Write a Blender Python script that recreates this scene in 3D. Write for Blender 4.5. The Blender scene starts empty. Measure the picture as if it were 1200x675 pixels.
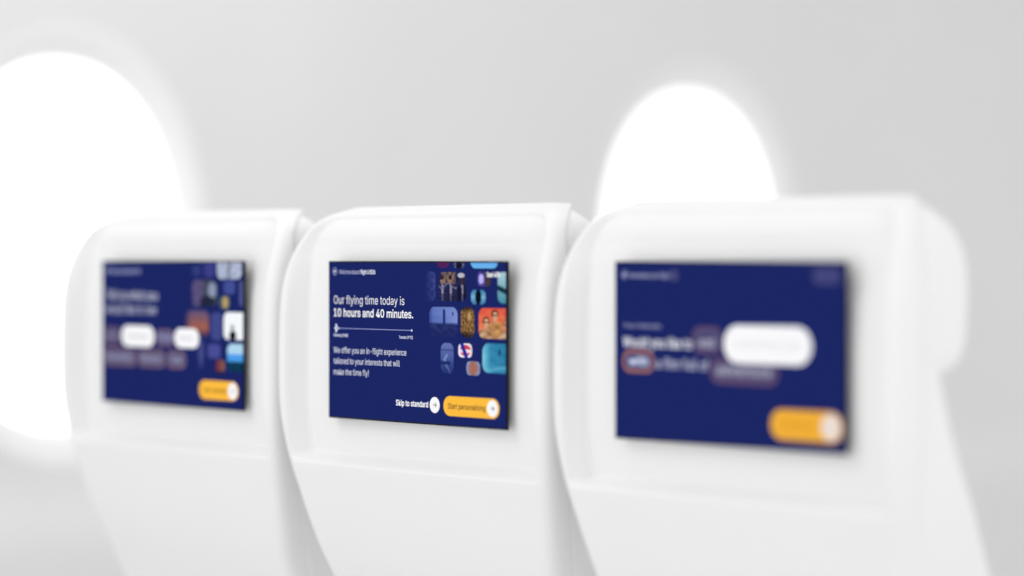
import bpy, bmesh, math, random
from mathutils import Vector

S = bpy.context.scene
COL = S.collection
R = math.radians

# ------------------------------------------------------------ camera
YAW = 0.870894
cd = bpy.data.cameras.new('camera'); cam = bpy.data.objects.new('camera', cd); COL.objects.link(cam)
cam.location = (2.24295, -1.75866, 1.1213)
cam.rotation_euler = (R(90), 0, YAW)
cd.sensor_width = 36; cd.lens = 36*3268.95/1200; cd.shift_y = -33/1200
cd.clip_start = .05; cd.clip_end = 60
cd.dof.use_dof = True
cd.dof.focus_distance = 2.86; cd.dof.aperture_fstop = 1.25
S.camera = cam

# ------------------------------------------------------------ world, lamps, exposure
wd = bpy.data.worlds.new('World'); S.world = wd; wd.use_nodes = True
wb = wd.node_tree.nodes['Background']; wb.inputs[0].default_value = (1, 1, 1, 1); wb.inputs[1].default_value = .895
def area(name, loc, target, size, power, col=(1, 1, 1)):
    l = bpy.data.lights.new(name, 'AREA'); l.shape = 'DISK'; l.size = size; l.energy = power; l.color = col
    o = bpy.data.objects.new(name, l); COL.objects.link(o); o.location = loc
    o.rotation_euler = (Vector(target)-Vector(loc)).to_track_quat('-Z', 'Y').to_euler(); return o
area('key_lamp', (-.7, -1.6, 2.8), (0, 0, 1.05), 1.2, 11)
area('added_front_fill', (-.4, -3.4, .95), (0, 0, .95), 2.0, 9)  # off-frame light added to lift the lower seat backs, not a cabin fixture
area('fill_lamp', (3.2, -.3, 1.9), (.2, .2, 1.0), 1.8, 13)
area('added_wall_wash', (-.55, .35, 2.35), (-1.3, -.1, 1.4), .7, 3)  # added light that grades the wall brighter at left; no such fitting in the cabin
S.view_settings.view_transform = 'Standard'; S.view_settings.look = 'None'
S.view_settings.exposure = 0; S.view_settings.gamma = 1

# ------------------------------------------------------------ materials
def lin(c):
    c = c/255
    return c/12.92 if c <= .04045 else ((c+.055)/1.055)**2.4
def rgb(r, g, b): return (lin(r), lin(g), lin(b))

def mat(name, col, rough=.5, spec=.5, var=.0, bump=0, bscale=900, emit=None, es=0, coat=0):
    m = bpy.data.materials.new(name); m.use_nodes = True
    nt = m.node_tree; p = nt.nodes['Principled BSDF']
    p.inputs['Base Color'].default_value = (*col, 1)
    p.inputs['Roughness'].default_value = rough
    p.inputs['Specular IOR Level'].default_value = spec
    p.inputs['Coat Weight'].default_value = coat
    tc = nt.nodes.new('ShaderNodeTexCoord')
    if var:
        n = nt.nodes.new('ShaderNodeTexNoise'); n.inputs['Scale'].default_value = 3.5; n.inputs['Detail'].default_value = 4
        nt.links.new(tc.outputs['Object'], n.inputs['Vector'])
        mr = nt.nodes.new('ShaderNodeMapRange'); mr.inputs[1].default_value = .3; mr.inputs[2].default_value = .7
        mr.inputs[3].default_value = 1-var; mr.inputs[4].default_value = 1+var
        nt.links.new(n.outputs[0], mr.inputs[0])
        mx = nt.nodes.new('ShaderNodeVectorMath'); mx.operation = 'SCALE'; mx.inputs[0].default_value = col
        nt.links.new(mr.outputs[0], mx.inputs['Scale']); nt.links.new(mx.outputs[0], p.inputs['Base Color'])
    if bump:
        n = nt.nodes.new('ShaderNodeTexNoise'); n.inputs['Scale'].default_value = bscale; n.inputs['Detail'].default_value = 2
        nt.links.new(tc.outputs['Object'], n.inputs['Vector'])
        b = nt.nodes.new('ShaderNodeBump'); b.inputs['Strength'].default_value = bump; b.inputs['Distance'].default_value = .0006
        nt.links.new(n.outputs[0], b.inputs['Height']); nt.links.new(b.outputs[0], p.inputs['Normal'])
    if emit:
        p.inputs['Emission Color'].default_value = (*emit, 1); p.inputs['Emission Strength'].default_value = es
    return m
M_SHELL = mat('white_satin_plastic', (.86, .86, .86), .5, .25, var=.012, bump=.05)
M_PAD = mat('white_soft_upholstery', (.86, .86, .86), .75, .2, var=.012, bump=.12, bscale=600)
M_WALL = mat('pale_grey_cabin_lining', (.745, .745, .745), .7, .2, var=.015, bump=.05)
M_FLOOR = mat('grey_carpet', (.78, .78, .78), .9, .1, var=.05, bump=.3, bscale=300)
M_BEZEL = mat('black_gloss_bezel', (.006, .006, .008), .45, .12)
M_FRAME = mat('white_window_surround', (.84, .84, .84), .5, .3)
M_PANE = mat('daylit_window_pane', (.8, .8, .8), .4, .2, emit=(1, 1, 1), es=1.12)
M_DISP = bpy.data.materials.new('lit_display'); M_DISP.use_nodes = True
_nt = M_DISP.node_tree; _p = _nt.nodes['Principled BSDF']
_a = _nt.nodes.new('ShaderNodeVertexColor'); _a.layer_name = 'Col'
_p.inputs['Base Color'].default_value = (.0005, .0005, .0005, 1); _p.inputs['Roughness'].default_value = .3
_p.inputs['Specular IOR Level'].default_value = 0
_nt.links.new(_a.outputs[0], _p.inputs['Emission Color']); _p.inputs['Emission Strength'].default_value = 1

# ------------------------------------------------------------ helpers
def link(name, me, m, parent=None, smooth=True):
    me.materials.clear(); me.materials.append(m)
    if smooth:
        for p in me.polygons: p.use_smooth = True
    o = bpy.data.objects.new(name, me); COL.objects.link(o)
    if parent: o.parent = parent
    return o
def mesh(name, vs, fs):
    me = bpy.data.meshes.new(name); me.from_pydata(vs, [], fs); me.update(); return me
def interp(tab, x):
    if x <= tab[0][0]: return tab[0][1]
    for i in range(len(tab)-1):
        a, b = tab[i], tab[i+1]
        if x <= b[0]:
            # monotone-ish cubic (Catmull-Rom tangents) keeps the profile smooth
            def sl(j):
                if j <= 0 or j >= len(tab)-1:
                    k = min(max(j, 0), len(tab)-2); return (tab[k+1][1]-tab[k][1])/(tab[k+1][0]-tab[k][0])
                return (tab[j+1][1]-tab[j-1][1])/(tab[j+1][0]-tab[j-1][0])
            h = b[0]-a[0]; t = (x-a[0])/h; m0, m1 = sl(i)*h, sl(i+1)*h
            return ((2*t**3-3*t*t+1)*a[1]+(t**3-2*t*t+t)*m0+(-2*t**3+3*t*t)*b[1]+(t**3-t*t)*m1)
    return tab[-1][1]
def sstep(a, b, x):
    t = min(1, max(0, (x-a)/(b-a))); return t*t*(3-2*t)
def rbox(name, x0, x1, y0, y1, z0, z1, r, m, parent=None, seg=3):
    bm = bmesh.new(); bmesh.ops.create_cube(bm, size=1)
    for v in bm.verts:
        v.co = Vector(((x0+x1)/2+v.co.x*(x1-x0), (y0+y1)/2+v.co.y*(y1-y0), (z0+z1)/2+v.co.z*(z1-z0)))
    bmesh.ops.bevel(bm, geom=list(bm.edges), offset=r, segments=seg, profile=.5, affect='EDGES')
    me = bpy.data.meshes.new(name); bm.to_mesh(me); bm.free()
    return link(name, me, m, parent)
def loops(name, rows):
    """rows: closed loops with equal vertex counts, capped at both ends"""
    n = len(rows[0]); vs = [p for r in rows for p in r]; fs = []
    for j in range(len(rows)-1):
        for i in range(n):
            k = (i+1) % n
            fs.append((j*n+i, j*n+k, (j+1)*n+k, (j+1)*n+i))
    for j, rev in ((0, True), (len(rows)-1, False)):
        c = len(vs); q = rows[j]
        vs.append(tuple(sum(p[a] for p in q)/n for a in range(3)))
        for i in range(n):
            a, b = j*n+i, j*n+(i+1) % n
            fs.append((b, a, c) if rev else (a, b, c))
    return mesh(name, vs, fs)

# ------------------------------------------------------------ setting: floor and side wall
fl = link('cabin_floor', mesh('cabin_floor', [(-1.6, -2, 0), (4, -2, 0), (4, 5, 0), (-1.6, 5, 0)], [(0, 1, 2, 3)]), M_FLOOR, smooth=False)
fl['kind'] = 'structure'

WX = -1.30; WZ = 1.143; WHY = .224; WHZ = .302; WINS = (.376, 1.656)
def wall_x(z):
    """lining profile: slightly proud below the dado, curving in towards the ceiling"""
    x = WX + .03*(1-sstep(.70, .80, z))
    if z > 1.50: x += 1.1*(1-math.sqrt(max(0, 1-((z-1.50)/1.9)**2)))
    return x
def sup(t, a, b, e=2.12):
    c, s = math.cos(t), math.sin(t)
    return (math.copysign(abs(c)**(2/e), c)*a, math.copysign(abs(s)**(2/e), s)*b)
NW = 96
def build_wall():
    vs, fs = [], []
    def quadgrid(ys, zs):
        b = len(vs)
        for z in zs:
            for y in ys: vs.append((wall_x(z), y, z))
        n = len(ys)
        for j in range(len(zs)-1):
            for i in range(n-1):
                fs.append((b+j*n+i, b+j*n+i+1, b+(j+1)*n+i+1, b+(j+1)*n+i))
    Z0, Z1 = .81, 1.48
    edges = [-2.0] + [w+s*.33 for w in WINS for s in (-1, 1)] + [5.0]
    yall = sorted(set(edges+[-2+.25*i for i in range(29)]))
    quadgrid(yall, [0+.03*i for i in range(27)]+[Z0])
    quadgrid(yall, [Z1+.06*i for i in range(20)])
    for k in (0, 2, 4): quadgrid([y for y in yall if edges[k]-1e-6 <= y <= edges[k+1]+1e-6], [Z0, Z1])
    for w in WINS:
        b = len(vs)
        for k in range(NW):
            t = 2*math.pi*(k+.5)/NW; dy, dz = math.cos(t), math.sin(t)
            s = min(.33/max(abs(dy), 1e-9), (.335)/max(abs(dz), 1e-9))
            vs.append((WX, w+dy*s, (Z0+Z1)/2+dz*s))
        for k in range(NW):
            t = 2*math.pi*(k+.5)/NW; y, z = sup(t, WHY*1.075, WHZ*1.075); vs.append((WX, w+y, WZ+z))
        for k in range(NW):
            q = (k+1) % NW; fs.append((b+k, b+q, b+NW+q, b+NW+k))
        for cz in (Z0, Z1):       # the four little cell corners
            for cy in (w-.33, w+.33):
                ks = sorted(range(NW), key=lambda k: (vs[b+k][1]-cy)**2+(vs[b+k][2]-cz)**2)[:2]
                c = len(vs); vs.append((WX, cy, cz)); fs.append((b+ks[0], b+ks[1], c))
    me = mesh('cabin_wall', vs, fs)
    bm = bmesh.new(); bm.from_mesh(me); bmesh.ops.remove_doubles(bm, verts=bm.verts, dist=1e-5)
    for f in bm.faces:
        f.normal_update()
        if f.normal.x < 0: f.normal_flip()
    bm.to_mesh(me); bm.free()
    return link('cabin_wall', me, M_WALL, smooth=True)
wall = build_wall()
wall['label'] = 'pale grey curved cabin side wall with two large glowing oval windows behind the seats'
wall['category'] = 'cabin wall'
for i, w in enumerate(WINS):
    rows = []
    for f, dx in ((1.075, 0.0), (1.05, -.0008), (1.02, -.0035), (.99, -.0075), (.96, -.0125), (.93, -.019), (.905, -.026), (.895, -.034)):
        rows.append([(WX+dx, w+sup(2*math.pi*(k+.5)/NW, WHY*f, WHZ*f)[0], WZ+sup(2*math.pi*(k+.5)/NW, WHY*f, WHZ*f)[1]) for k in range(NW)])
    vs = [p for r in rows for p in r]; fs = []
    for j in range(len(rows)-1):
        for k in range(NW):
            q = (k+1) % NW; fs.append((j*NW+k, j*NW+q, (j+1)*NW+q, (j+1)*NW+k))
    win = link('window', mesh('window', vs, fs), M_FRAME, wall)
    win['label'] = ('large glowing oval window at the left edge of the wall', 'glowing oval window rising above the seat on the right')[i]
    vs = [(WX-.028, w, WZ)]+[(WX-.028, w+sup(2*math.pi*k/NW, WHY*.903, WHZ*.903)[0], WZ+sup(2*math.pi*k/NW, WHY*.903, WHZ*.903)[1]) for k in range(NW)]
    link('pane', mesh('pane', vs, [(0, 1+k, 1+(k+1) % NW) for k in range(NW)]), M_PANE, win, smooth=False)

# ------------------------------------------------------------ seat geometry
REAR = [(.10, .235), (.45, .150), (.60, .100), (.70, .066), (.786, .0290), (.81, .0200), (.843, .0100), (.876, .0015), (.90, -.0045), (.925, -.0095),
        (.96, -.0140), (1.0, -.015), (1.05, -.0145), (1.08, -.0130), (1.101, -.0100), (1.1245, -.0040), (1.147, .0055), (1.161, .0155), (1.170, .0280), (1.1765, .0450)]
HWT = [(.10, .150), (.45, .157), (.60, .163), (.70, .170), (.786, .1800), (.81, .1870), (.843, .1950), (.876, .2020), (.90, .2070), (.925, .2110),
       (.96, .2150), (1.0, .2165), (1.05, .2165), (1.08, .2157), (1.101, .2137), (1.1245, .2095), (1.147, .2020), (1.161, .1940), (1.170, .1820), (1.1765, .1670)]
def shift(z): return -.004*(1-sstep(1.10, 1.17, z))
def half_width(z): return interp(HWT, z)+.0065
def rect_sdf(x, z):
    """signed distance to the recess outline (negative inside), rounder at the top corners"""
    x0, x1, z0, z1 = -.207, .201, .9, 1.1715
    r = .046
    cx = max(x0+r-x, x-(x1-r), 0); cz = max(z-(z1-r), 0)
    if cx > 0 and cz > 0: return math.hypot(cx, cz)-r
    return max(x0-x, x-x1, z-z1)
def rear_y(x, z):
    hw = half_width(z); y = interp(REAR, z)
    # rounded outer edge
    r = .014; e = abs(x-shift(z))-(hw-r)
    if e > 0: y += r-math.sqrt(max(0, r*r-min(e, r)**2))
    # scooped recess for the screen
    d = -rect_sdf(x, z)
    if d > -.002:
        depth = .0235*(1-.45*sstep(1.09, 1.168, z))
        ledge = sstep(.9040, .9175, z)
        y += depth*sstep(-.0025, .0115, d)*ledge
    return y
def shell_front(z):
    yb = interp(REAR, z)
    return yb+.033-.0195*sstep(1.09, 1.17, z)
def build_shell():
    zs = [.10+.035*i for i in range(20)]
    zs = [z for z in zs if z < .78]+[.78+.006*i for i in range(19)]
    zs += [.897+.0015*i for i in range(20)]+[.928+.005*i for i in range(30)]+[1.08+.0022*i for i in range(37)]+[1.163, 1.1645, 1.166, 1.1675, 1.169, 1.171, 1.173, 1.175, 1.1765]
    zs = sorted(set(round(z, 5) for z in zs))
    ts = []
    n_edge = 26
    rows = []
    for z in zs:
        hw = half_width(z); xs = []
        outer = [hw*0+e for e in ()]
        edge = [.0+.0016*i for i in range(n_edge)]          # distance from the outer edge
        L = [-hw+e*(1 if e < .016 else 1) for e in edge]
        mid = [L[-1]+(-2*L[-1])*k/30 for k in range(1, 30)]
        xs = L+mid+[-x for x in reversed(L)]
        dx = shift(z); row = [(x+dx, rear_y(x+dx, z), z) for x in xs]
        yb = interp(REAR, z)
        yf = shell_front(z)
        ys0 = row[0][1]
        yf = max(yf, ys0+.003)
        side = [ys0+(yf-ys0)*f for f in (.35, .7, .92)]
        row += [(hw+dx, y, z) for y in side]+[(hw-.003+dx, yf, z)]
        row += [(hw*f, yf, z) for f in (.6, .2, -.2, -.6)]
        row += [(-hw+.003+dx, yf, z)]+[(-hw+dx, y, z) for y in reversed(side)]
        rows.append(row)
    # soft crest: close the top over a couple of shrinking loops
    top = rows[-1]; cy = sum(p[1] for p in top)/len(top)
    for k, (f, dz) in enumerate(((.8, .0010), (.4, .0014))):
        rows.append([(p[0]*(.975, .93)[k], cy+(p[1]-cy)*f, p[2]+dz) for p in top])
    return loops('back_shell', rows)

def section(hw, y0, y1, r, z, n=7, rr=None):
    """rounded rectangle loop in XY"""
    r = min(r, (y1-y0)/2*.98, hw*.9); pts = []
    q = min(rr or r, r)
    for cx, cy, a0, e in ((-hw+q, y0+q, 180, q), (hw-q, y0+q, 270, q), (hw-r, y1-r, 0, r), (-hw+r, y1-r, 90, r)):
        for k in range(n+1):
            a = R(a0+90*k/n); pts.append((cx+e*math.cos(a), cy+e*math.sin(a), z))
    return pts
HRF = [(1.0185, .046), (1.0205, .062), (1.026, .076), (1.036, .088), (1.052, .0945), (1.076, .0965), (1.107, .0965), (1.128, .0925), (1.146, .0825), (1.161, .0690), (1.170, .0580), (1.175, .0500)]
def build_headrest():
    rows = []
    zs = [1.0185, 1.0190, 1.0205, 1.0225, 1.026, 1.031, 1.037, 1.044, 1.052]+[1.060+.008*i for i in range(11)]+[1.145, 1.149, 1.153, 1.157, 1.161, 1.164, 1.167, 1.170, 1.1725, 1.175]
    for z in zs:
        hw = interp([(1.0185, .196), (1.0205, .201), (1.026, .2055), (1.036, .2085), (1.06, .2095), (1.12, .2095), (1.147, .2065), (1.161, .1995), (1.170, .1850), (1.175, .1710)], z)
        yf = interp(HRF, z)
        y0 = min(shell_front(z)-.004, yf-.008)
        rows.append(section(hw, y0, yf, .020, z, 9))
    return loops('headrest', rows)
FRONT = [(.40, .335), (.50, .285), (.60, .262), (.70, .220), (.78, .177), (.846, .140), (.885, .117), (.925, .097), (.971, .078), (1.013, .066), (1.05, .055), (1.10, .045)]
def build_cushion():
    rows = []
    for z in [.40, .405, .415, .43]+[.46+.03*i for i in range(19)]+[1.02, 1.04, 1.06]:
        k = interp([(.40, .6), (.41, .9), (.43, 1), (1.03, 1), (1.06, .97)], z)
        rows.append(section((min(half_width(z), .214)-.0055)*k, shell_front(z)-.004, interp(FRONT, z), .022, z, 8, .003))
    return loops('back_cushion', rows)

# ------------------------------------------------------------ display drawing (a flat, lit picture in real millimetres)
CAP = .5087
GL = {
' ': (188, []),
'!': (196, ['67,160 63,509 132,509 128,160', '98,-4 86,-3 75,1 66,9 58,18 54,29 52,41 54,53 58,64 66,73 75,80 86,85 98,86 110,85 121,80 130,73 138,64 142,53 143,41 142,29 138,18 130,9 121,1 110,-3']),
'(': (273, ['89,207 90,244 94,283 101,324 109,364 119,403 132,441 145,477 160,510 177,539 236,539 219,503 204,466 191,428 179,390 169,351 161,313 156,276 152,241 151,207 152,176 155,145 160,115 167,83 177,50 188,16 202,-19 218,-57 236,-96 177,-96 150,-46 128,4 111,55 99,106 92,156']),
')': (273, ['37,-96 56,-56 72,-18 86,18 97,52 106,85 113,116 118,147 121,177 122,207 121,241 117,276 112,313 104,351 94,390 82,428 69,466 54,503 37,539 97,539 113,510 128,477 142,441 154,403 164,364 173,323 179,283 183,244 184,207 182,156 174,104 161,53 144,3 123,-47 97,-96']),
'-': (453, ['337,244 337,188 114,188 114,244']),
'.': (188, ['95,-4 83,-3 73,1 63,9 55,18 51,29 50,41 51,53 55,64 63,73 73,81 83,85 95,87 107,85 118,81 128,73 135,64 140,53 141,41 140,29 135,18 128,9 118,1 107,-3']),
'0': (453, ['227,-7 191,-3 158,7 130,24 105,48 85,77 69,113 57,155 50,202 48,254 50,306 57,353 69,395 85,431 106,461 130,484 159,502 191,512 227,516 262,512 295,502 323,484 348,461 368,431 384,395 396,353 403,306 405,254 403,202 396,155 384,113 368,77 348,48 323,24 295,7 263,-3', '227,50 250,52 271,60 290,74 306,92 320,116 330,144 338,176 342,213 344,254 342,295 338,332 330,365 320,393 306,416 290,435 271,449 250,457 227,460 203,457 182,449 163,435 147,416 134,393 123,365 115,332 111,295 109,254 111,213 115,176 123,144 134,116 147,92 163,74 182,60 203,52']),
'1': (453, ['76,0 76,55 391,55 391,0', '276,509 276,0 212,0 212,448 209,448 86,358 86,427 198,509']),
'4': (453, ['40,105 40,158 247,509 311,509 109,166 109,163 413,163 413,105', '282,0 282,121 282,146 282,318 343,318 343,0']),
'5': (453, ['221,-7 192,-5 165,1 140,11 118,25 99,41 83,60 71,82 63,105 60,130 122,130 125,115 130,102 138,89 148,78 160,68 173,60 188,54 204,51 221,50 241,51 259,56 276,64 291,75 304,89 314,104 322,122 326,141 328,162 326,183 321,203 314,221 303,237 290,251 275,262 257,270 238,275 218,277 201,276 184,273 167,268 152,262 139,255 128,246 67,253 96,509 366,509 366,452 151,452 134,301 136,301 148,311 162,318 178,325 194,330 212,333 229,334 252,332 274,328 294,321 313,311 330,299 345,285 358,269 370,251 379,231 386,210 390,187 391,163 388,132 381,102 369,76 352,52 332,32 309,15 282,3 253,-4']),
'6': (453, ['226,-7 196,-4 168,3 142,15 119,31 100,51 84,74 73,101 66,130 64,162 65,187 71,212 80,239 93,268 112,302 137,340 252,509 322,509 151,261 145,261 165,288 196,307 208,311 221,313 235,314 265,312 291,305 316,295 337,280 355,262 370,240 380,215 387,187 389,157 387,127 379,98 368,73 352,50 333,30 310,14 284,3 257,-4', '226,48 245,50 263,55 279,63 293,73 304,86 314,101 322,119 326,137 327,157 326,178 322,196 314,213 304,228 293,241 279,251 263,259 245,264 226,265 207,264 190,259 174,252 160,241 148,229 138,214 131,197 126,179 125,158 126,138 131,119 138,102 148,86 160,73 174,63 190,55 207,50']),
'A': (480, ['16,0 201,509 276,509 463,0 395,0 287,302 264,372 232,478 245,478 213,371 191,302 85,0', '110,142 110,199 370,199 370,142']),
'C': (510, ['267,-7 225,-3 186,7 150,25 119,49 92,79 70,115 53,157 44,203 40,254 44,305 53,352 70,393 92,429 119,459 150,484 186,501 225,512 267,516 293,514 317,511 340,504 362,496 383,485 402,471 419,456 435,438 448,418 459,397 467,373 473,348 408,348 404,365 397,380 389,395 380,407 369,418 357,428 344,437 330,444 315,449 300,453 284,455 267,456 237,453 209,445 184,432 161,414 141,391 125,364 113,332 106,295 103,254 106,213 113,177 125,145 141,117 161,94 184,76 210,63 237,56 267,53 284,54 300,56 315,60 330,65 344,72 357,81 369,90 380,102 389,114 397,128 404,144 408,160 473,160 467,135 459,112 448,91 435,71 420,53 402,38 383,24 363,13 341,5 317,-2 293,-6']),
'D': (502, ['219,0 96,0 96,57 215,57 254,60 288,68 318,81 343,99 363,122 379,149 390,181 397,216 399,255 397,294 390,329 379,361 364,388 344,410 320,428 291,441 258,449 221,452 93,452 93,509 225,509 273,505 315,495 353,478 385,455 412,426 433,391 449,351 458,306 462,255 458,205 449,159 433,119 411,83 384,54 351,31 312,14 268,3', '125,509 125,0 60,0 60,509']),
'F': (410, ['60,0 60,509 369,509 369,452 125,452 125,278 346,278 346,221 125,221 125,0']),
'G': (520, ['269,-7 225,-3 185,7 149,25 118,49 91,79 69,116 53,157 43,203 40,254 43,305 53,352 69,393 91,429 117,459 149,484 184,501 223,512 265,516 291,514 316,510 340,504 363,494 384,483 403,469 421,453 436,436 449,416 460,395 468,373 474,349 408,349 402,365 395,379 387,393 378,406 368,417 356,427 344,436 330,443 315,448 300,453 283,455 265,456 236,453 209,445 183,432 160,414 141,392 125,364 113,332 106,295 103,254 106,213 113,177 125,145 141,117 161,95 184,76 210,63 238,56 269,53 296,55 322,61 345,71 365,85 382,102 396,123 407,147 413,173 415,202 434,199 283,199 283,256 478,256 478,200 475,160 466,124 451,91 431,62 406,38 377,19 344,5 308,-4']),
'H': (517, ['60,0 60,509 125,509 125,289 392,289 392,509 457,509 457,0 392,0 392,232 125,232 125,0']),
'L': (393, ['60,0 60,509 125,509 125,57 361,57 361,0']),
'M': (628, ['60,0 60,509 152,509 277,187 287,159 299,123 311,84 322,49 307,49 318,83 330,121 342,158 352,187 476,509 568,509 568,0 504,0 504,291 504,327 505,369 506,413 507,457 513,457 498,409 482,363 467,322 456,291 342,0 286,0 170,291 159,321 145,361 129,408 112,457 119,457 120,416 121,372 122,328 122,291 122,0']),
'O': (533, ['267,-7 225,-3 186,7 150,25 119,49 92,79 70,115 53,157 44,203 40,254 44,305 53,352 70,393 92,429 119,459 150,484 186,501 225,512 267,516 309,512 348,501 384,484 415,459 442,429 464,393 480,352 490,305 493,254 490,203 480,157 464,115 442,79 415,49 384,25 348,7 309,-3', '267,53 296,55 324,63 349,76 372,94 392,116 408,144 420,176 428,213 430,254 428,295 420,332 408,365 392,392 372,415 349,433 324,446 296,453 267,456 237,453 210,445 184,433 161,415 142,392 125,364 113,332 106,295 103,254 106,213 113,176 125,144 142,117 161,94 184,76 210,63 237,55']),
'P': (445, ['60,0 60,509 235,509 272,506 305,499 332,487 356,471 375,452 390,430 400,404 407,377 409,348 407,318 400,291 390,265 375,243 356,223 332,207 305,195 272,188 235,186 109,186 109,242 233,242 257,244 279,248 297,256 312,266 324,279 333,294 339,310 343,328 344,348 343,367 339,385 333,402 324,416 312,428 297,439 279,446 257,451 232,452 125,452 125,0']),
'R': (449, ['60,0 60,509 236,509 273,506 305,500 333,489 356,473 376,455 390,433 401,408 407,381 409,352 407,323 401,296 390,271 376,250 356,232 333,217 305,206 273,200 236,198 96,198 96,255 234,255 258,256 280,260 298,267 313,276 325,287 334,300 340,316 344,333 345,352 344,371 340,389 334,405 325,419 313,430 298,440 279,446 258,451 233,452 125,452 125,0', '353,0 230,229 303,229 428,0']),
'S': (447, ['224,-9 188,-7 156,-1 128,9 102,23 81,40 64,60 51,83 42,109 38,137 104,137 108,118 114,102 123,88 136,76 150,66 166,59 185,53 204,50 224,49 246,50 267,54 286,60 303,69 317,79 329,92 338,106 344,122 346,139 344,154 340,168 332,179 322,189 310,197 296,205 245,222 184,239 145,253 112,269 86,289 67,313 56,341 52,372 54,400 62,425 75,448 92,468 113,484 138,498 165,508 195,514 227,516 259,514 289,508 316,498 340,484 360,468 377,449 390,427 398,403 401,378 337,378 332,402 320,421 302,437 280,449 254,456 225,459 204,457 185,454 167,448 152,440 139,430 129,418 121,405 117,391 115,376 117,359 122,345 131,334 142,324 155,315 169,308 212,293 264,279 312,264 328,256 344,248 359,238 372,226 384,213 395,198 402,180 407,161 408,139 406,112 399,87 386,64 370,43 349,25 323,11 294,0 261,-7']),
'T': (449, ['32,452 32,509 417,509 417,452 257,452 257,0 193,0 193,452']),
'W': (686, ['155,0 16,509 82,509 163,196 175,145 187,94 197,40 189,40 200,94 211,145 224,196 306,509 380,509 462,196 474,145 486,94 497,40 488,40 499,94 510,145 523,196 603,509 670,509 530,0 455,0 368,323 351,391 336,475 350,475 335,395 318,323 230,0']),
'Y': (472, ['203,0 203,208 16,509 91,509 192,344 222,292 250,230 224,230 251,293 280,344 381,509 455,509 268,208 268,0']),
'Z': (438, ['42,0 42,46 273,385 306,431 341,476 348,454 285,452 223,452 40,452 40,509 397,509 397,462 169,129 134,81 97,33 90,54 152,57 214,57 399,57 399,0']),
'a': (389, ['160,-9 137,-7 115,-3 94,5 76,15 60,29 48,45 38,63 32,84 30,108 32,128 36,146 43,161 53,174 64,184 78,193 92,200 108,206 125,211 178,220 234,227 265,235 276,255 276,257 275,272 272,285 267,297 260,307 251,315 240,322 227,327 212,330 196,331 178,330 163,327 149,322 118,301 100,274 41,291 51,313 64,331 79,346 95,358 114,368 133,375 153,380 173,383 194,384 239,379 255,375 271,369 286,360 300,350 312,336 322,320 330,301 335,278 337,251 337,0 277,0 277,52 272,52 252,25 242,16 229,8 215,1 199,-4 181,-7', '170,45 192,47 211,51 228,59 242,68 254,80 263,93 270,108 274,122 276,138 276,190 259,182 231,176 200,171 175,168 134,159 122,153 112,147 103,139 97,130 93,118 92,105 93,93 96,82 102,72 109,64 119,57 130,52 142,48 156,46']),
'b': (424, ['229,-8 208,-7 189,-3 172,4 159,12 147,21 138,31 118,59 112,59 112,0 53,0 53,509 114,509 114,319 118,319 137,346 147,355 158,364 171,373 188,379 207,383 229,384 259,382 287,374 313,361 335,342 354,320 370,293 381,261 388,227 390,189 388,151 381,116 370,84 355,57 336,34 313,16 288,3 260,-6', '220,47 242,49 262,55 279,66 294,80 306,97 316,117 323,139 327,163 328,189 327,215 323,239 316,261 307,281 295,298 280,311 262,322 243,328 220,330 198,328 178,322 161,312 147,299 134,282 125,263 118,241 114,216 113,189 114,162 118,138 125,115 135,95 147,78 162,65 179,55 198,49']),
'c': (396, ['207,-8 174,-5 144,3 117,16 93,35 72,58 56,85 44,116 37,150 34,187 37,225 44,260 56,291 72,318 93,341 117,360 144,374 174,382 207,384 226,384 243,381 260,377 276,371 291,364 305,356 318,346 330,335 340,322 349,308 356,293 362,277 303,262 290,289 270,311 242,325 207,330 184,328 163,321 145,310 130,296 118,278 108,258 102,236 98,212 96,187 98,163 102,139 108,117 118,97 130,80 145,66 163,55 184,49 207,46 243,52 271,66 292,89 304,117 363,102 357,86 350,70 341,56 331,43 319,32 306,21 292,12 277,5 261,-1 244,-5 226,-7']),
'd': (424, ['195,-8 165,-6 137,3 111,16 89,34 70,57 55,84 43,116 36,151 34,189 36,227 43,261 55,293 70,320 89,342 112,361 137,374 165,382 196,384 218,383 237,379 253,373 267,364 278,355 287,346 306,319 311,319 311,509 372,509 372,0 313,0 313,59 307,59 287,31 277,21 266,12 252,4 236,-3 217,-7', '205,47 226,49 246,55 263,65 278,78 290,95 299,115 306,138 310,162 312,189 310,216 306,241 300,263 290,282 278,299 263,312 246,322 227,328 205,330 182,328 162,322 145,311 130,298 118,281 108,261 102,239 98,215 96,189 98,163 102,139 109,117 118,97 130,80 145,66 162,55 182,49']),
'e': (404, ['212,-8 177,-5 145,3 117,16 92,35 72,58 56,85 44,116 37,150 34,187 36,224 44,258 55,290 71,317 91,340 115,359 142,373 172,382 205,384 226,383 246,380 266,374 285,366 303,355 319,341 334,324 347,305 357,282 365,256 370,227 371,194 371,169 75,169 75,221 338,221 310,202 308,226 304,248 298,269 288,286 277,301 263,314 246,323 227,328 205,330 183,328 164,323 146,313 131,301 119,286 109,270 102,251 97,231 96,211 96,178 98,151 102,127 110,106 121,88 135,73 151,61 169,53 190,48 212,46 227,47 241,49 254,53 265,58 276,65 285,73 294,82 300,93 306,105 365,91 358,72 348,55 335,39 320,26 302,14 283,4 261,-3 237,-7']),
'f': (254, ['228,379 228,327 6,327 6,379', '81,0 81,432 82,452 87,470 96,486 107,499 120,510 135,519 152,525 169,529 187,530 222,527 243,521 227,468 215,472 195,474 178,472 164,468 154,460 147,449 143,435 142,419 142,0']),
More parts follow.
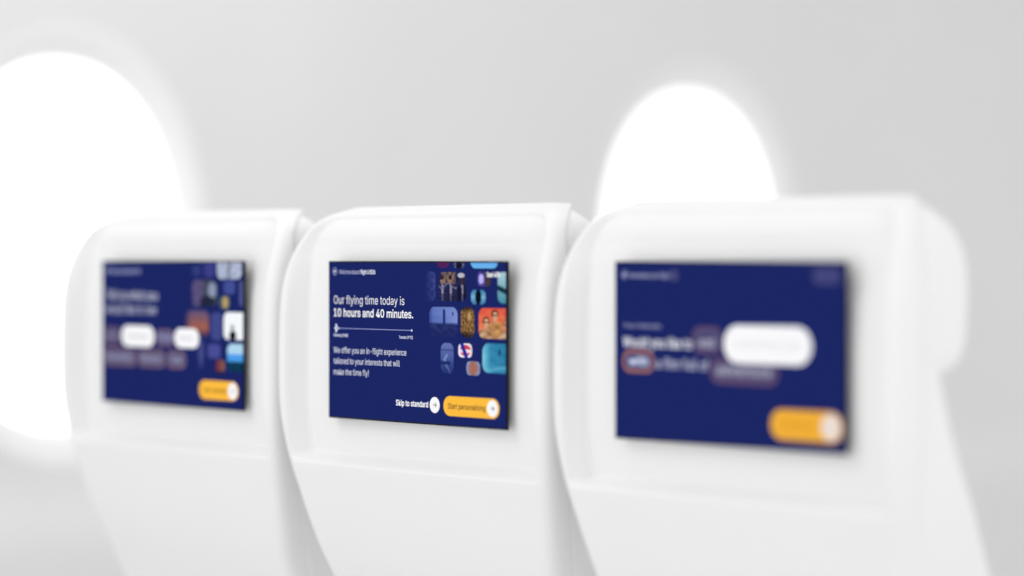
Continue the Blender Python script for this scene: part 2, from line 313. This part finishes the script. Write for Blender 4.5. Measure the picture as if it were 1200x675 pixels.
'g': (425, ['207,-151 180,-149 156,-146 134,-140 114,-132 97,-122 82,-110 70,-97 59,-84 51,-69 101,-41 122,-66 131,-74 142,-82 154,-88 169,-93 187,-96 207,-97 236,-95 261,-87 282,-75 298,-58 308,-34 311,-6 311,68 306,68 287,41 277,32 266,23 252,16 236,10 217,6 195,5 165,7 138,14 113,27 90,43 71,65 55,90 43,120 36,154 34,191 36,229 43,263 55,293 71,320 90,342 112,361 138,374 166,382 196,384 218,383 237,379 253,373 267,365 279,356 288,346 308,319 313,319 313,379 372,379 372,-9 370,-40 363,-67 350,-90 334,-109 314,-124 291,-136 265,-144 237,-149', '205,59 227,61 246,66 264,75 278,87 290,103 300,121 307,142 311,166 312,193 311,219 307,242 300,264 291,283 279,299 264,312 247,322 227,328 205,330 182,328 163,322 145,312 130,298 118,282 109,262 102,241 98,218 96,193 98,167 102,144 109,123 118,104 131,88 145,76 163,66 183,61']),
'h': (410, ['114,227 114,0 53,0 53,509 114,509 114,287 102,287 116,319 132,344 152,362 175,374 200,382 227,384 252,383 275,377 295,369 313,356 328,340 341,321 350,298 355,271 357,240 357,0 296,0 296,235 293,263 286,286 273,304 256,318 235,326 210,329 192,328 176,324 161,317 147,308 136,297 126,283 119,266 115,248']),
'i': (167, ['53,0 53,379 114,379 114,0', '84,443 73,444 63,448 54,455 47,463 43,472 41,483 43,494 47,504 54,512 63,518 73,522 84,524 95,522 105,518 114,512 121,504 125,494 126,483 125,472 121,463 114,455 105,448 95,444']),
'k': (381, ['110,137 110,212 121,212 284,379 360,379 184,199 177,199', '53,0 53,509 114,509 114,0', '294,0 148,186 191,229 372,0']),
'l': (189, ['139,-2 112,0 91,8 74,20 62,37 55,59 53,84 53,509 114,509 114,99 114,83 117,71 120,62 126,57 135,53 146,52 160,53 170,54 181,3 162,-1']),
'm': (610, ['53,0 53,379 112,379 112,295 108,295 114,314 122,331 132,346 144,358 158,368 172,376 187,382 203,385 219,386 245,383 268,375 287,361 303,342 314,320 321,295 312,295 318,312 326,329 337,343 350,356 364,366 381,375 398,381 417,385 437,386 458,385 478,380 497,372 514,361 529,346 541,328 550,307 555,283 557,255 557,0 496,0 496,254 493,279 485,298 473,313 456,323 438,329 419,330 402,329 387,326 374,320 363,312 353,302 345,290 340,277 336,263 335,247 335,0 274,0 274,260 272,280 265,297 253,311 238,322 220,328 199,330 185,329 171,326 158,320 145,312 135,302 126,289 119,274 115,257 114,238 114,0']),
'n': (410, ['114,227 114,0 53,0 53,379 112,379 112,287 102,287 116,319 132,344 152,362 175,374 200,382 227,384 252,383 275,377 295,369 313,356 328,340 341,321 350,298 355,271 357,240 357,0 296,0 296,235 293,263 286,286 273,304 256,318 235,326 210,329 192,328 176,324 161,317 147,308 136,297 126,283 119,266 115,248']),
'o': (415, ['207,-8 174,-5 144,3 117,16 93,35 72,58 56,85 44,116 37,150 34,187 37,225 44,260 56,291 72,318 93,341 117,360 144,374 174,382 207,384 241,382 271,374 299,360 323,341 343,318 359,291 371,260 379,225 381,187 379,150 371,116 359,85 343,58 323,35 299,16 271,3 241,-5', '207,46 231,49 252,55 270,66 285,80 298,97 307,117 314,139 318,163 319,187 318,212 314,236 307,258 298,278 285,296 270,310 252,321 231,328 207,330 184,328 163,321 145,310 130,296 118,278 108,258 102,236 98,212 96,187 98,163 102,139 108,117 118,97 130,80 145,66 163,55 184,49']),
'p': (424, ['53,-143 53,379 112,379 112,319 118,319 137,346 147,355 158,364 171,373 188,379 207,383 229,384 259,382 287,374 313,361 335,342 354,320 370,293 381,261 388,227 390,189 388,151 381,116 370,84 355,57 336,34 313,16 288,3 260,-6 229,-8 208,-7 189,-3 173,4 159,12 147,21 138,31 118,59 114,59 114,-143', '220,47 242,49 262,55 279,66 294,80 306,97 316,117 323,139 327,163 328,189 327,215 323,239 316,261 307,281 295,298 280,311 262,322 243,328 220,330 198,328 178,322 161,312 147,299 134,282 125,263 118,241 114,216 113,189 114,162 118,138 125,115 135,95 147,78 162,65 179,55 198,49']),
'r': (259, ['53,0 53,379 112,379 112,321 115,321 124,339 137,354 152,367 171,377 191,383 213,385 229,384 243,384 243,322 230,324 207,326 190,324 174,321 159,315 146,306 135,296 126,284 119,269 115,254 114,237 114,0']),
's': (365, ['182,-8 157,-7 133,-3 112,3 93,12 76,24 62,38 50,54 41,73 36,94 94,107 101,87 111,72 124,60 141,52 160,47 181,45 206,47 227,53 244,62 258,74 265,88 268,103 266,115 262,126 254,136 243,144 229,150 212,155 149,170 118,180 92,192 72,208 58,227 50,249 47,274 49,295 55,314 65,332 79,347 95,360 115,370 137,378 161,383 187,384 212,383 234,379 254,372 271,363 286,352 299,339 309,324 318,308 324,290 268,277 262,291 254,304 243,316 228,325 210,331 187,333 166,331 147,326 131,317 119,305 111,292 109,277 110,264 115,253 124,243 136,235 152,229 172,223 229,209 261,200 287,187 306,171 320,153 328,131 331,107 329,85 323,65 312,47 298,31 281,18 260,6 236,-2 210,-7']),
't': (227, ['204,379 204,327 6,327 6,379', '65,471 126,471 126,98 127,83 130,70 136,61 144,55 156,51 170,50 185,51 202,54 213,2 192,-3 168,-4 138,-1 113,7 92,21 77,41 68,64 65,93']),
'u': (410, ['182,-5 158,-3 135,2 115,11 97,23 82,39 69,59 60,82 54,109 53,139 53,379 114,379 114,144 116,117 124,94 137,75 154,61 175,53 200,50 218,51 234,55 249,62 263,71 274,83 283,97 290,113 295,132 296,153 296,379 357,379 357,0 298,0 298,92 307,92 294,60 277,35 257,17 234,5 209,-3']),
'v': (389, ['163,0 17,379 84,379 165,155 187,87 206,21 184,21 203,87 224,155 305,379 371,379 226,0']),
'w': (567, ['138,0 23,379 87,379 133,214 154,137 175,41 165,41 186,135 206,214 252,379 316,379 362,214 382,136 402,41 391,41 413,135 434,214 480,379 545,379 429,0 368,0 319,172 305,225 291,280 277,338 291,338 277,280 263,225 248,172 199,0']),
'x': (379, ['21,0 171,218 171,171 29,379 100,379 147,306 179,253 207,206 175,206 202,253 233,306 282,379 352,379 209,169 209,214 358,0 287,0 231,85 200,136 173,182 205,182 178,136 148,85 91,0']),
'y': (389, ['47,-139 61,-86 71,-87 104,-89 113,-86 122,-81 130,-74 138,-64 145,-51 151,-36 163,-1 17,379 84,379 165,155 187,87 206,21 184,21 202,87 224,155 305,379 371,379 204,-58 196,-77 187,-93 177,-107 165,-119 153,-128 139,-136 125,-141 109,-144 91,-145 65,-143']),
}
DW, DH = 295.0, 166.0
NAVY = (27, 38, 100)
class Draw:
    def __init__(s): s.v = []; s.f = []; s.c = []; s.k = 0
    def layer(s): s.k += 1; return -.000006*s.k
    def face(s, pts, cols):      # pts in mm, y measured down from the top
        b = len(s.v); s.v += pts; s.f.append(tuple(range(b, b+len(pts)))); s.c += cols
    def tile(s, box, r, fn, clip=None, n=22):
        """rounded rectangle painted by fn(u, v) -> sRGB triple"""
        x0, y0, x1, y1 = box; yy = s.layer()
        c = clip or (1.2, 1.6, DW-1.5, DH-1.6)
        r = min(r, (x1-x0)/2, (y1-y0)/2)
        ys = sorted(set([max(c[1], min(c[3], y0+(y1-y0)*j/n)) for j in range(n+1)]+[max(c[1], min(c[3], e+sg*r*(1-math.cos(a*math.pi/16)))) for e, sg in ((y0, 1), (y1, -1)) for a in range(9)]))
        grid = []
        for y in ys:
            d = max(y0+r-y, y-(y1-r), 0); ins = r-math.sqrt(max(0, r*r-d*d))
            a, b = max(c[0], x0+ins), min(c[2], x1-ins)
            grid.append([(a+(b-a)*i/n, y) for i in range(n+1)])
        for j in range(len(grid)-1):
            for i in range(n):
                q = [grid[j][i], grid[j+1][i], grid[j+1][i+1], grid[j][i+1]]
                s.face([(x, yy, y) for x, y in q], [fn((x-x0)/(x1-x0), (y-y0)/(y1-y0)) for x, y in q])
    def flat(s, box, r, col, n=None):
        s.tile(box, r, lambda u, v: col, n=n or 4)
    def pill(s, box, r, col): s.flat(box, r, col, 6)
    def ring(s, box, r, w, col, fill):
        s.flat(box, r, col, 6); x0, y0, x1, y1 = box; s.flat((x0+w, y0+w, x1-w, y1-w), max(.5, r-w), fill, 6)
    def disc(s, cx, cy, r, col, ry=None, n=28):
        yy = s.layer(); ry = ry or r
        s.face([(cx+r*math.cos(2*math.pi*k/n), yy, cy+ry*math.sin(2*math.pi*k/n)) for k in range(n)], [col]*n)
    def poly(s, pts, col):
        yy = s.layer(); s.face([(x, yy, y) for x, y in pts], [col]*len(pts))
    def line(s, x0, y0, x1, y1, w, col):
        L = math.hypot(x1-x0, y1-y0); nx, ny = -(y1-y0)/L*w/2, (x1-x0)/L*w/2
        s.poly([(x0+nx, y0+ny), (x1+nx, y1+ny), (x1-nx, y1-ny), (x0-nx, y0-ny)], col)
    def text(s, txt, x0, x1, base, cap, col, bold=0.0):
        """lettering laid out from the outline table GL, as filled flat shapes"""
        yy = s.layer()
        cu = bpy.data.curves.new('t', 'CURVE'); cu.dimensions = '2D'; cu.fill_mode = 'BOTH'; cu.offset = 0
        pen = 0
        for ch in txt:
            adv, sp = GL[ch]
            for q in sp:
                pts = [tuple(float(a)/1000 for a in w.split(',')) for w in q.split()]
                sl = cu.splines.new('POLY'); sl.points.add(len(pts)-1); sl.use_cyclic_u = True
                for i, (x, y) in enumerate(pts): sl.points[i].co = (x+pen, y, 0, 1)
            pen += adv/1000+bold*.35
        o = bpy.data.objects.new('t', cu); COL.objects.link(o)
        bpy.context.view_layer.update()
        me = bpy.data.meshes.new_from_object(o.evaluated_get(bpy.context.evaluated_depsgraph_get()))
        xs = [v.co.x for v in me.vertices]; a, b = min(xs), max(xs)
        k = (x1-x0)/(b-a); kz = cap/CAP
        base_i = len(s.v)
        w = bold*11
        offs = [(0, 0)] if not w else [(-w, -w*.5), (w, -w*.5), (-w, w*.5), (w, w*.5), (0, 0)]
        for q, (ox, oz) in enumerate(offs):      # heavier weights: the same outlines laid over themselves, slightly apart
            base_i = len(s.v); yo = yy if q == 0 else s.layer()
            for v in me.vertices: s.v.append((x0+(v.co.x-a)*k+ox, yo, base-v.co.y*kz+oz)); s.c.append(col)
            for p in me.polygons: s.f.append(tuple(base_i+i for i in p.vertices))
        bpy.data.objects.remove(o); bpy.data.curves.remove(cu); bpy.data.meshes.remove(me)
    def build(s, parent):
        me = bpy.data.meshes.new('display')
        me.from_pydata([(x/1000-DW/2000, y-.0003, 1.12-z/1000) for x, y, z in s.v], [], s.f)
        at = me.color_attributes.new('Col', 'FLOAT_COLOR', 'POINT')
        for i, c in enumerate(s.c): at.data[i].color = (*rgb(*c), 1)
        bm = bmesh.new(); bm.from_mesh(me)
        for f in bm.faces:
            f.normal_update()
            if f.normal.y > 0: f.normal_flip()
        bm.to_mesh(me); bm.free()
        return link('display', me, M_DISP, parent, smooth=False)
def mix(a, b, t):
    t = max(0, min(1, t)); return tuple(a[i]+(b[i]-a[i])*t for i in range(3))
def el(u, v, cu, cv, a, b): return ((u-cu)/a)**2+((v-cv)/b)**2 < 1
def wob(u, v, s=0): return .5+.25*math.sin(u*17+s+3*math.sin(v*9+s))+.25*math.sin(v*23+2*s+2*math.sin(u*11))
WHITE = (250, 250, 252); YEL = (255, 190, 65); INK = (30, 34, 60)

def arrow(d, cx, cy, s, col=INK):
    d.line(cx-s, cy, cx+s, cy, .75, col); d.line(cx+s*.15, cy-s*.85, cx+s, cy, .75, col); d.line(cx+s*.15, cy+s*.85, cx+s, cy, .75, col)

def emblem(d, cx, cy, r):        # ring with a small rising bird
    c = (170, 178, 222)
    d.disc(cx, cy, r, c); d.disc(cx, cy, r-.65, NAVY)
    d.poly([(cx-r*.62, cy-.1), (cx-.1, cy-r*.28), (cx+r*.62, cy-r*.34), (cx+.6, cy+r*.12), (cx-.2, cy+r*.52)], (225, 228, 245))
    d.line(cx-.3, cy+.3, cx-r*.1, cy+r*.72, .6, c)

def show_middle(par):
    d = Draw(); d.flat((1.2, 1.6, DW-1.5, DH-1.6), 0, NAVY)
    emblem(d, 11.6, 10.9, 4.2)
    d.text('Welcome aboard', 19.4, 55, 13.6, 4.6, (200, 205, 235)); d.text('flight LH506', 56.5, 82, 13.6, 4.6, (235, 238, 250), .012)
    d.text('Our flying time today is', 9.6, 131.2, 45.1, 8.7, (240, 241, 248))
    d.text('10 hours and 40 minutes.', 9.8, 145.4, 58.4, 8.3, WHITE, .024)
    lc = (150, 158, 210)
    d.line(19, 70.9, 143, 70.9, .75, lc); d.disc(143.4, 70.9, 1.3, (205, 210, 240))
    w = (225, 229, 248)
    d.poly([(9.6, 70.9), (11.5, 70.1), (17.5, 69.9), (20.3, 70.9), (17.5, 71.9), (11.5, 71.7)], w)
    d.poly([(12.8, 70.4), (12.6, 66.2), (14.4, 66.2), (17.0, 70.4)], w); d.poly([(12.8, 71.4), (12.6, 75.6), (14.4, 75.6), (17.0, 71.4)], w)
    d.disc(15.9, 70.9, 1.0, NAVY)
    d.text('Hamburg (HAM)', 9.6, 34.5, 79.6, 3.0, (215, 219, 242), .01); d.text('Toronto (YYZ)', 122.3, 145.1, 79.6, 3.0, (215, 219, 242), .01)
    for i, (t, xr) in enumerate((('We offer you an in-flight experience', 134.6), ('tailored to your interests that will', 123.6), ('make the time fly!', 71))):
        d.text(t, 9.6, xr, 96.9+11.5*i, 6.2, (228, 231, 246), .003)
    d.text('Skip to standard', 117.5, 170.5, 148.4, 5.8, WHITE, .022)
    d.disc(181.4, 145.6, 8.1, WHITE, n=40); arrow(d, 181.4, 145.6, 2.9)
    d.pill((195.6, 135.6, 283.6, 155.6), 10, YEL)
    d.text('Start personalising', 202.8, 261.6, 148.4, 5.6, (74, 58, 50), .01)
    d.disc(272.7, 145.6, 8.3, WHITE, n=40); arrow(d, 272.7, 145.6, 2.9)
    # mosaic of generic pictures
    d.tile((185.6, -8, 204.9, 6.8), 5, lambda u, v: mix((120, 30, 80), (60, 34, 96), v-.2))
    d.tile((211.7, -9, 229.3, 7.2), 5, lambda u, v: (24, 20, 40) if .25 < u < .75 else mix((120, 118, 150), NAVY, wob(u, v)))
    d.tile((238.8, -14, 281.2, 7.1), 7, lambda u, v: mix((60, 128, 224), (110, 186, 240), v))
    def faint(u, v): return mix(NAVY, (92, 104, 162), (.25+.5*wob(u*.6, v, 1))*(u*1.1)*(1-.4*v))
    d.tile((165, 10.4, 182.8, 40.5), 6, faint)
    def suits(u, v):
        bg = mix((158, 132, 100), (70, 56, 66), wob(u*2.4, v*.8)) if v < .42 and .1 < u < .62 else mix((28, 32, 70), (46, 46, 80), wob(u, v, 2))
        for cx, w, skin, coat in ((.13, .15, (150, 116, 104), (60, 60, 104)), (.43, .15, (158, 118, 100), (50, 48, 84)), (.84, .17, (70, 48, 48), (22, 22, 44))):
            if v > .44 and abs(u-cx) < w*(.75+.5*(v-.4)): bg = mix(coat, (18, 18, 40), wob(u*3, v*2, cx*9))
            if v > .44 and abs(u-cx-.02) < .035*(1.2-v)+.012: bg = (150, 146, 172) if v < .75 else (96, 92, 124)
            if el(u, v, cx, .30, .058, .12): bg = skin
            if el(u, v, cx, .19, .066, .075): bg = (48, 34, 38)
        if el(u, v, .81, .11, .12, .085): bg = (206, 202, 212)
        if abs(v-.47-.08*math.sin(u*13)) < .03 and u < .66: bg = (116, 112, 150)
        return mix(bg, NAVY, .10+max(0, .06-u)*8)
    d.tile((187.4, 11, 232.4, 40.2), 7, suits, n=40)
    def purp(u, v):
        c = mix((92, 84, 190), (52, 44, 96), wob(u, v, 4))
        if el(u, v, .3, .5, .2, .34): c = (186, 178, 246)
        if u > .55: c = mix((96, 76, 70), (40, 36, 60), wob(u*2, v, 1))
        return c
    d.tile((249.5, 10.5, 270, 25), 5, purp)
    def teal(u, v):
        c = mix((176, 206, 214), (70, 140, 160), v)
        if abs(v-.62-.25*(u-.5)) < .09: c = (18, 44, 62)
        if abs(u-.8) < .08 and v < .6: c = (206, 224, 228)
        return c
    d.tile((281.2, 10.9, 305, 41.5), 7, teal)
    def eye(u, v):
        if el(u, v, .5, .5, .2, .56): return (8, 18, 34)
        return mix((126, 186, 214), (52, 108, 160), abs(v-.5)*1.6+.2*wob(u, v))
    d.tile((239.6, 28.4, 262.4, 43), 5.5, eye)
    def sea(u, v):
        k = min(1, max(0, (v-.50)*12))
        c = mix(mix((88, 110, 182), (130, 148, 210), u*.8+.3*v), (72, 98, 172), .5*sstep(.26, .32, v)*(1-u))
        c = mix(c, mix((30, 38, 88), (46, 56, 116), wob(u, v, 2)), k)
        if el(u, v, .53, .15, .055, .08) or (abs(u-.53) < .05 and .18 < v < .62): c = (34, 46, 108)
        if el(u, v, .84, .22, .035, .06): c = (52, 56, 120)
        return mix(c, NAVY, max(0, (v-.68)*2.4)+max(0, .14-u)*3.5)
    d.tile((172.6, 46.2, 218.2, 76.6), 8, sea, n=34)
    def fur(u, v):
        c = mix((184, 140, 82), (96, 66, 42), wob(u*1.5+v, v*1.8, 2))
        if math.sin(u*15+5*math.sin(v*9)+v*7)*math.sin(v*23+3*math.sin(u*8)) > .5: c = mix(c, (40, 28, 24), .8)
        c = mix(c, (214, 180, 120), max(0, .8-((u-.62)/.2)**2-((v-.3)/.25)**2))
        return mix(c, (30, 24, 34), sstep(.72, .95, v)*(1-u*.4)+sstep(.16, .02, v) if v > .5 else (1-sstep(.0, .2, v))*(1-u*.5))
    d.tile((223.5, 45.8, 245, 76.4), 7, fur, n=34)
    def trio(u, v):          # three plain figures on an orange ground
        c = mix((222, 86, 66), (240, 150, 100), v*.9-.15+.35*wob(u, v))
        for cx, cy, hr, sh in ((.52, .19, (84, 48, 34), (214, 164, 96)), (.24, .42, (104, 60, 40), (206, 176, 140)), (.88, .48, (170, 108, 62), (226, 196, 160))):
            if abs(u-cx) < .10+.14*sstep(cy+.24, cy+.36, v) and v > cy+.22: c = mix(sh, (150, 96, 66), wob(u*.9, v*.9, cx*20))
            if abs(u-cx) < .055 and cy+.12 < v < cy+.30: c = (206, 146, 112)
            if el(u, v, cx, cy+.02, .115, .165): c = hr
            if el(u, v, cx+.008, cy+.065, .085, .135): c = mix((236, 182, 146), (190, 128, 98), abs(u-cx)*8)
            if abs(v-cy-.045) < .024 and abs(u-cx) < .075: c = (62, 42, 46)
            if abs(v-cy-.135) < .012 and abs(u-cx) < .03: c = (158, 84, 74)
        return c
    d.tile((251.6, 46.4, 300, 76.6), 8, trio, n=44)
    def shell(u, v):
        c = mix((104, 116, 178), (60, 80, 146), v*1.4)
        if .22 < v < .26: c = (54, 66, 130)
        if abs(u-.5-.2*math.sin(v*8)) < .1 and v > .35: c = (120, 140, 186)
        if .6 < v < .72 and u < .75: c = (32, 48, 106)
        return mix(c, NAVY, max(0, v-.55)*1.6)
    d.tile((191.4, 82.4, 212, 113), 7, shell, n=26)
    def flag(u, v):
        c = (236, 232, 242)
        if el(u, v, .52, .5, .42, .4): c = (214, 70, 84) if abs(v-.55) > .12 else (236, 226, 236)
        if abs((u-.42)-(v-.5)*.35) < .14: c = (40, 44, 156)
        return c
    d.tile((219.6, 82.2, 241.1, 96.2), 5, flag)
    def stone(u, v):
        return mix((178, 122, 108), (150, 96, 84), wob(u, v, 3)) if el(u, v, .5, .5, .33, .5) else mix((150, 158, 190), (120, 126, 160), wob(u, v))
    d.tile((232.4, 99.8, 253.8, 113.6), 5, stone)
    def aqua(u, v):
        c = mix((74, 160, 196), (34, 110, 152), min(1, .2+.5*u+.35*wob(u*.6, v*.8, 1)))
        c = mix(c, (140, 216, 234), max(0, .9-u*3.2)*(.5+.5*math.sin(v*3.1)))
        c = mix(c, (120, 196, 218), .6*max(0, 1-abs(v-.86-.05*math.sin(u*7))*9))
        if el(u, v, .58, .3, .035, .13): c = (22, 74, 106)
        return c
    d.tile((257.6, 81.2, 303, 110.6), 9, aqua, n=30)
    d.text('Seat 40D', 264.5, 284.5, 15.6, 4.6, WHITE, .02)
    return d.build(par)

GREYT = (140, 140, 168)
def show_left(par):
    d = Draw(); d.flat((1.2, 1.6, DW-1.5, DH-1.6), 0, NAVY)
    emblem(d, 11.6, 11.5, 4.0)
    d.text('Welcome aboard flight LH506', 19.4, 84, 14.5, 5.4, (150, 154, 195), .02)
    d.text('Tell us what you', 8, 120, 45, 11, (184, 187, 204), .03); d.text('would like to see', 8, 118, 61.5, 11, (168, 171, 192), .03)
    g = (112, 90, 112); ed = (134, 100, 108)
    for b in ((3, 78, 42, 97.5), (157.1, 78.4, 206, 98.6)): pass
    d.ring((4, 78, 42, 98), 9, 1.4, ed, (88, 82, 118)); d.text('Art', 12, 34, 90.5, 6, (150, 148, 176), .02)
    d.pill((43.7, 75.3, 113.3, 99.7), 12, WHITE); d.text('Adventure', 56, 101, 90.5, 6.5, (170, 168, 186), .0)
    d.ring((116.5, 78.6, 155.4, 97.6), 9, 1.4, ed, (98, 96, 136)); d.text('Food', 123, 149, 90.5, 6.5, (160, 160, 190), .02)
    for b, t in (((4, 102.5, 75.5, 123), 'Documentary'), ((78.5, 102.5, 137, 123), 'Romance'), ((140, 102.5, 180, 123), 'Travel')):
        d.ring(b, 9, 1.6, ed, (96, 92, 124)); d.text(t, b[0]+9, b[2]-9, 115.5, 6.5, (158, 160, 188), .02)
    d.pill((206.8, 134.2, 284.5, 155.4), 10.6, YEL); d.text('Get started', 216, 261, 147.6, 5.6, (120, 88, 40), .01)
    d.disc(273.4, 144.8, 9.3, WHITE, n=40); arrow(d, 273.4, 144.8, 2.8, (90, 90, 130))
    d.flat((193, 5, 210, 17), 4, (50, 60, 122)); d.flat((217, -4, 237.6, 18.5), 5, (62, 62, 134))
    def bld(u, v):
        c = mix((196, 204, 226), (150, 160, 190), wob(u, v))
        if .44 < u < .52: c = (90, 90, 110)
        return c
    d.tile((242.7, -12, 291, 20), 8, bld)
    def crowd(u, v):
        c = mix((66, 62, 118), (112, 98, 124), wob(u, v, 2))
        if u > .45: c = mix((86, 96, 110), (40, 44, 62), wob(u*2, v*2))
        if el(u, v, .8, .38, .16, .3): c = (140, 152, 178)
        if el(u, v, .6, .85, .3, .25): c = (34, 40, 62)
        return c
    d.tile((193, 21.4, 243, 51), 8, crowd, n=28)
    d.flat((256.2, 22, 278, 37), 5, (68, 80, 150)); d.flat((286, 22, 300, 50), 5, (80, 86, 140))
    d.tile((247.8, 39, 268, 53.5), 5, lambda u, v: (190, 160, 108) if el(u, v, .55, .5, .26, .45) else (74, 94, 96))
    d.tile((180.5, 56, 226, 86), 8, lambda u, v: mix(mix((96, 84, 120), (168, 96, 76), v*1.5), NAVY, max(0, v-.65)*2.4+max(0, .25-u)*2), n=26)
    d.flat((230.6, 57.6, 253, 88.7), 6, (64, 74, 138))
    def dune(u, v):
        c = (246, 250, 252)
        if el(u, v, .38, .55, .06, .1): c = (90, 90, 84)
        if el(u, v, .4, .86, .16, .2): c = (12, 12, 16)
        if u > .9 and v > .6: c = (170, 104, 88)
        return c
    d.tile((256, 57, 300, 87.4), 8, dune, n=30)
    d.tile((203.4, 90, 217.5, 120.5), 4, lambda u, v: mix((84, 88, 146), NAVY, abs(u-.5)*1.6+max(0, v-.6)))
    d.flat((224, 93, 249.5, 109), 5, (72, 76, 148))
    d.tile((241, 110.5, 258, 126), 5, lambda u, v: mix((110, 44, 50), (140, 100, 92), u) if v < .8 else (50, 34, 60))
    def lake(u, v):
        if v < .35: return (176, 214, 240)
        if v < .62: return (76, 158, 236)
        return mix((20, 70, 100), (10, 40, 66), wob(u, v))
    d.tile((263, 92, 302, 123), 8, lake, n=26)
    d.pill((156.6, 76.6, 206.5, 98.8), 11, WHITE); d.text('Music', 168, 195, 90.5, 6.5, (190, 188, 206), .0)
    return d.build(par)

def show_right(par):
    d = Draw(); d.flat((1.2, 1.6, DW-1.5, DH-1.6), 0, NAVY)
    emblem(d, 13.5, 12.5, 3.8)
    d.text('Personalise your flight', 20, 74, 15.2, 4.4, (150, 154, 188), .02); d.disc(80.5, 13, 5, (96, 98, 140)); d.disc(80.5, 13, 3.6, (58, 62, 112))
    d.ring((256, 5.5, 288, 19.5), 7, 1.2, (84, 84, 130), (66, 70, 122))
    d.text('Your interests', 12.2, 63, 62, 4.6, (150, 154, 188), .01)
    d.text('Would you like to', 12, 104, 79.6, 9.2, (222, 222, 230), .03)
    o = (142, 100, 104)
    d.ring((104.5, 59, 143.9, 84), 11, 2.4, (104, 78, 108), (78, 76, 116)); d.text('eat', 114, 134, 77.5, 8.6, (186, 184, 200), .02)
    d.ring((11, 82.3, 54.2, 103.6), 10, 3.4, (158, 108, 100), (58, 64, 118)); d.text('with', 20, 45.5, 96.6, 8, (214, 222, 244), .04)
    d.text('a film full of', 57, 126, 98.6, 9.2, (178, 180, 200), .03)
    d.ring((128, 87, 214, 110), 11, 3, (104, 78, 108), (84, 80, 118)); d.text('adventure', 137, 205, 101.8, 8.8, (176, 174, 192), .03)
    d.pill((146, 57, 254.4, 91), 17, WHITE); d.text('something light', 160, 242, 77.6, 8.4, (222, 222, 232), 0)
    d.line(258.6, 69, 258.6, 84, .5, (60, 66, 126))
    d.pill((204.6, 130, 295-4, 156.6), 13.2, (242, 176, 58)); d.text('Continue', 218, 258, 146.4, 7, (210, 148, 40), .01)
    d.disc(277.3, 143.3, 11.4, (238, 226, 216), n=44); arrow(d, 277.3, 143.3, 3.6, (170, 160, 170))
    return d.build(par)

# ------------------------------------------------------------ seats
GROUP = 'white airline seats standing side by side'
def make_seat():
    root = bpy.data.objects.new('airline_seat', None); COL.objects.link(root)
    link('back_shell', build_shell(), M_SHELL, root)
    link('headrest', build_headrest(), M_PAD, root)
    link('back_cushion', build_cushion(), M_PAD, root)
    rbox('seat_cushion', -.205, .205, .20, .68, .36, .46, .035, M_PAD, root, 4)
    rbox('seat_base', -.16, .16, .26, .60, 0, .35, .02, M_SHELL, root)
    sc = rbox('screen', -DW/2000, DW/2000, 0, .0024, 1.12-DH/1000, 1.12, .0005, M_BEZEL, root, 2)
    rbox('mounting_plate', -.125, .125, .0026, .028, .975, 1.095, .001, M_SHELL, sc, 2)
    return root
first = make_seat()
SP = .45205
def dup(root):
    r = root.copy(); COL.objects.link(r)
    for ch in [c for c in S.objects if c.parent == root]:
        c = ch.copy(); COL.objects.link(c); c.parent = r
        for g in [q for q in S.objects if q.parent == ch]:
            k = g.copy(); COL.objects.link(k); k.parent = c
    return r
seats = [(first, 0), (dup(first), -SP), (dup(first), SP)]
LABELS = ('white airline seat between two others, its screen reading 10 hours and 40 minutes',
          'white airline seat farthest away, its screen showing white pills and picture tiles',
          'white airline seat nearest the camera, its screen with one large white pill on plain navy')
for (o, x), lb, fn in zip(seats, LABELS, (show_middle, show_left, show_right)):
    o.location = (x, 0, 0); o['label'] = lb; o['category'] = 'airline seat'; o['group'] = GROUP
    fn([c for c in S.objects if c.parent == o and c.name.startswith('screen')][0])
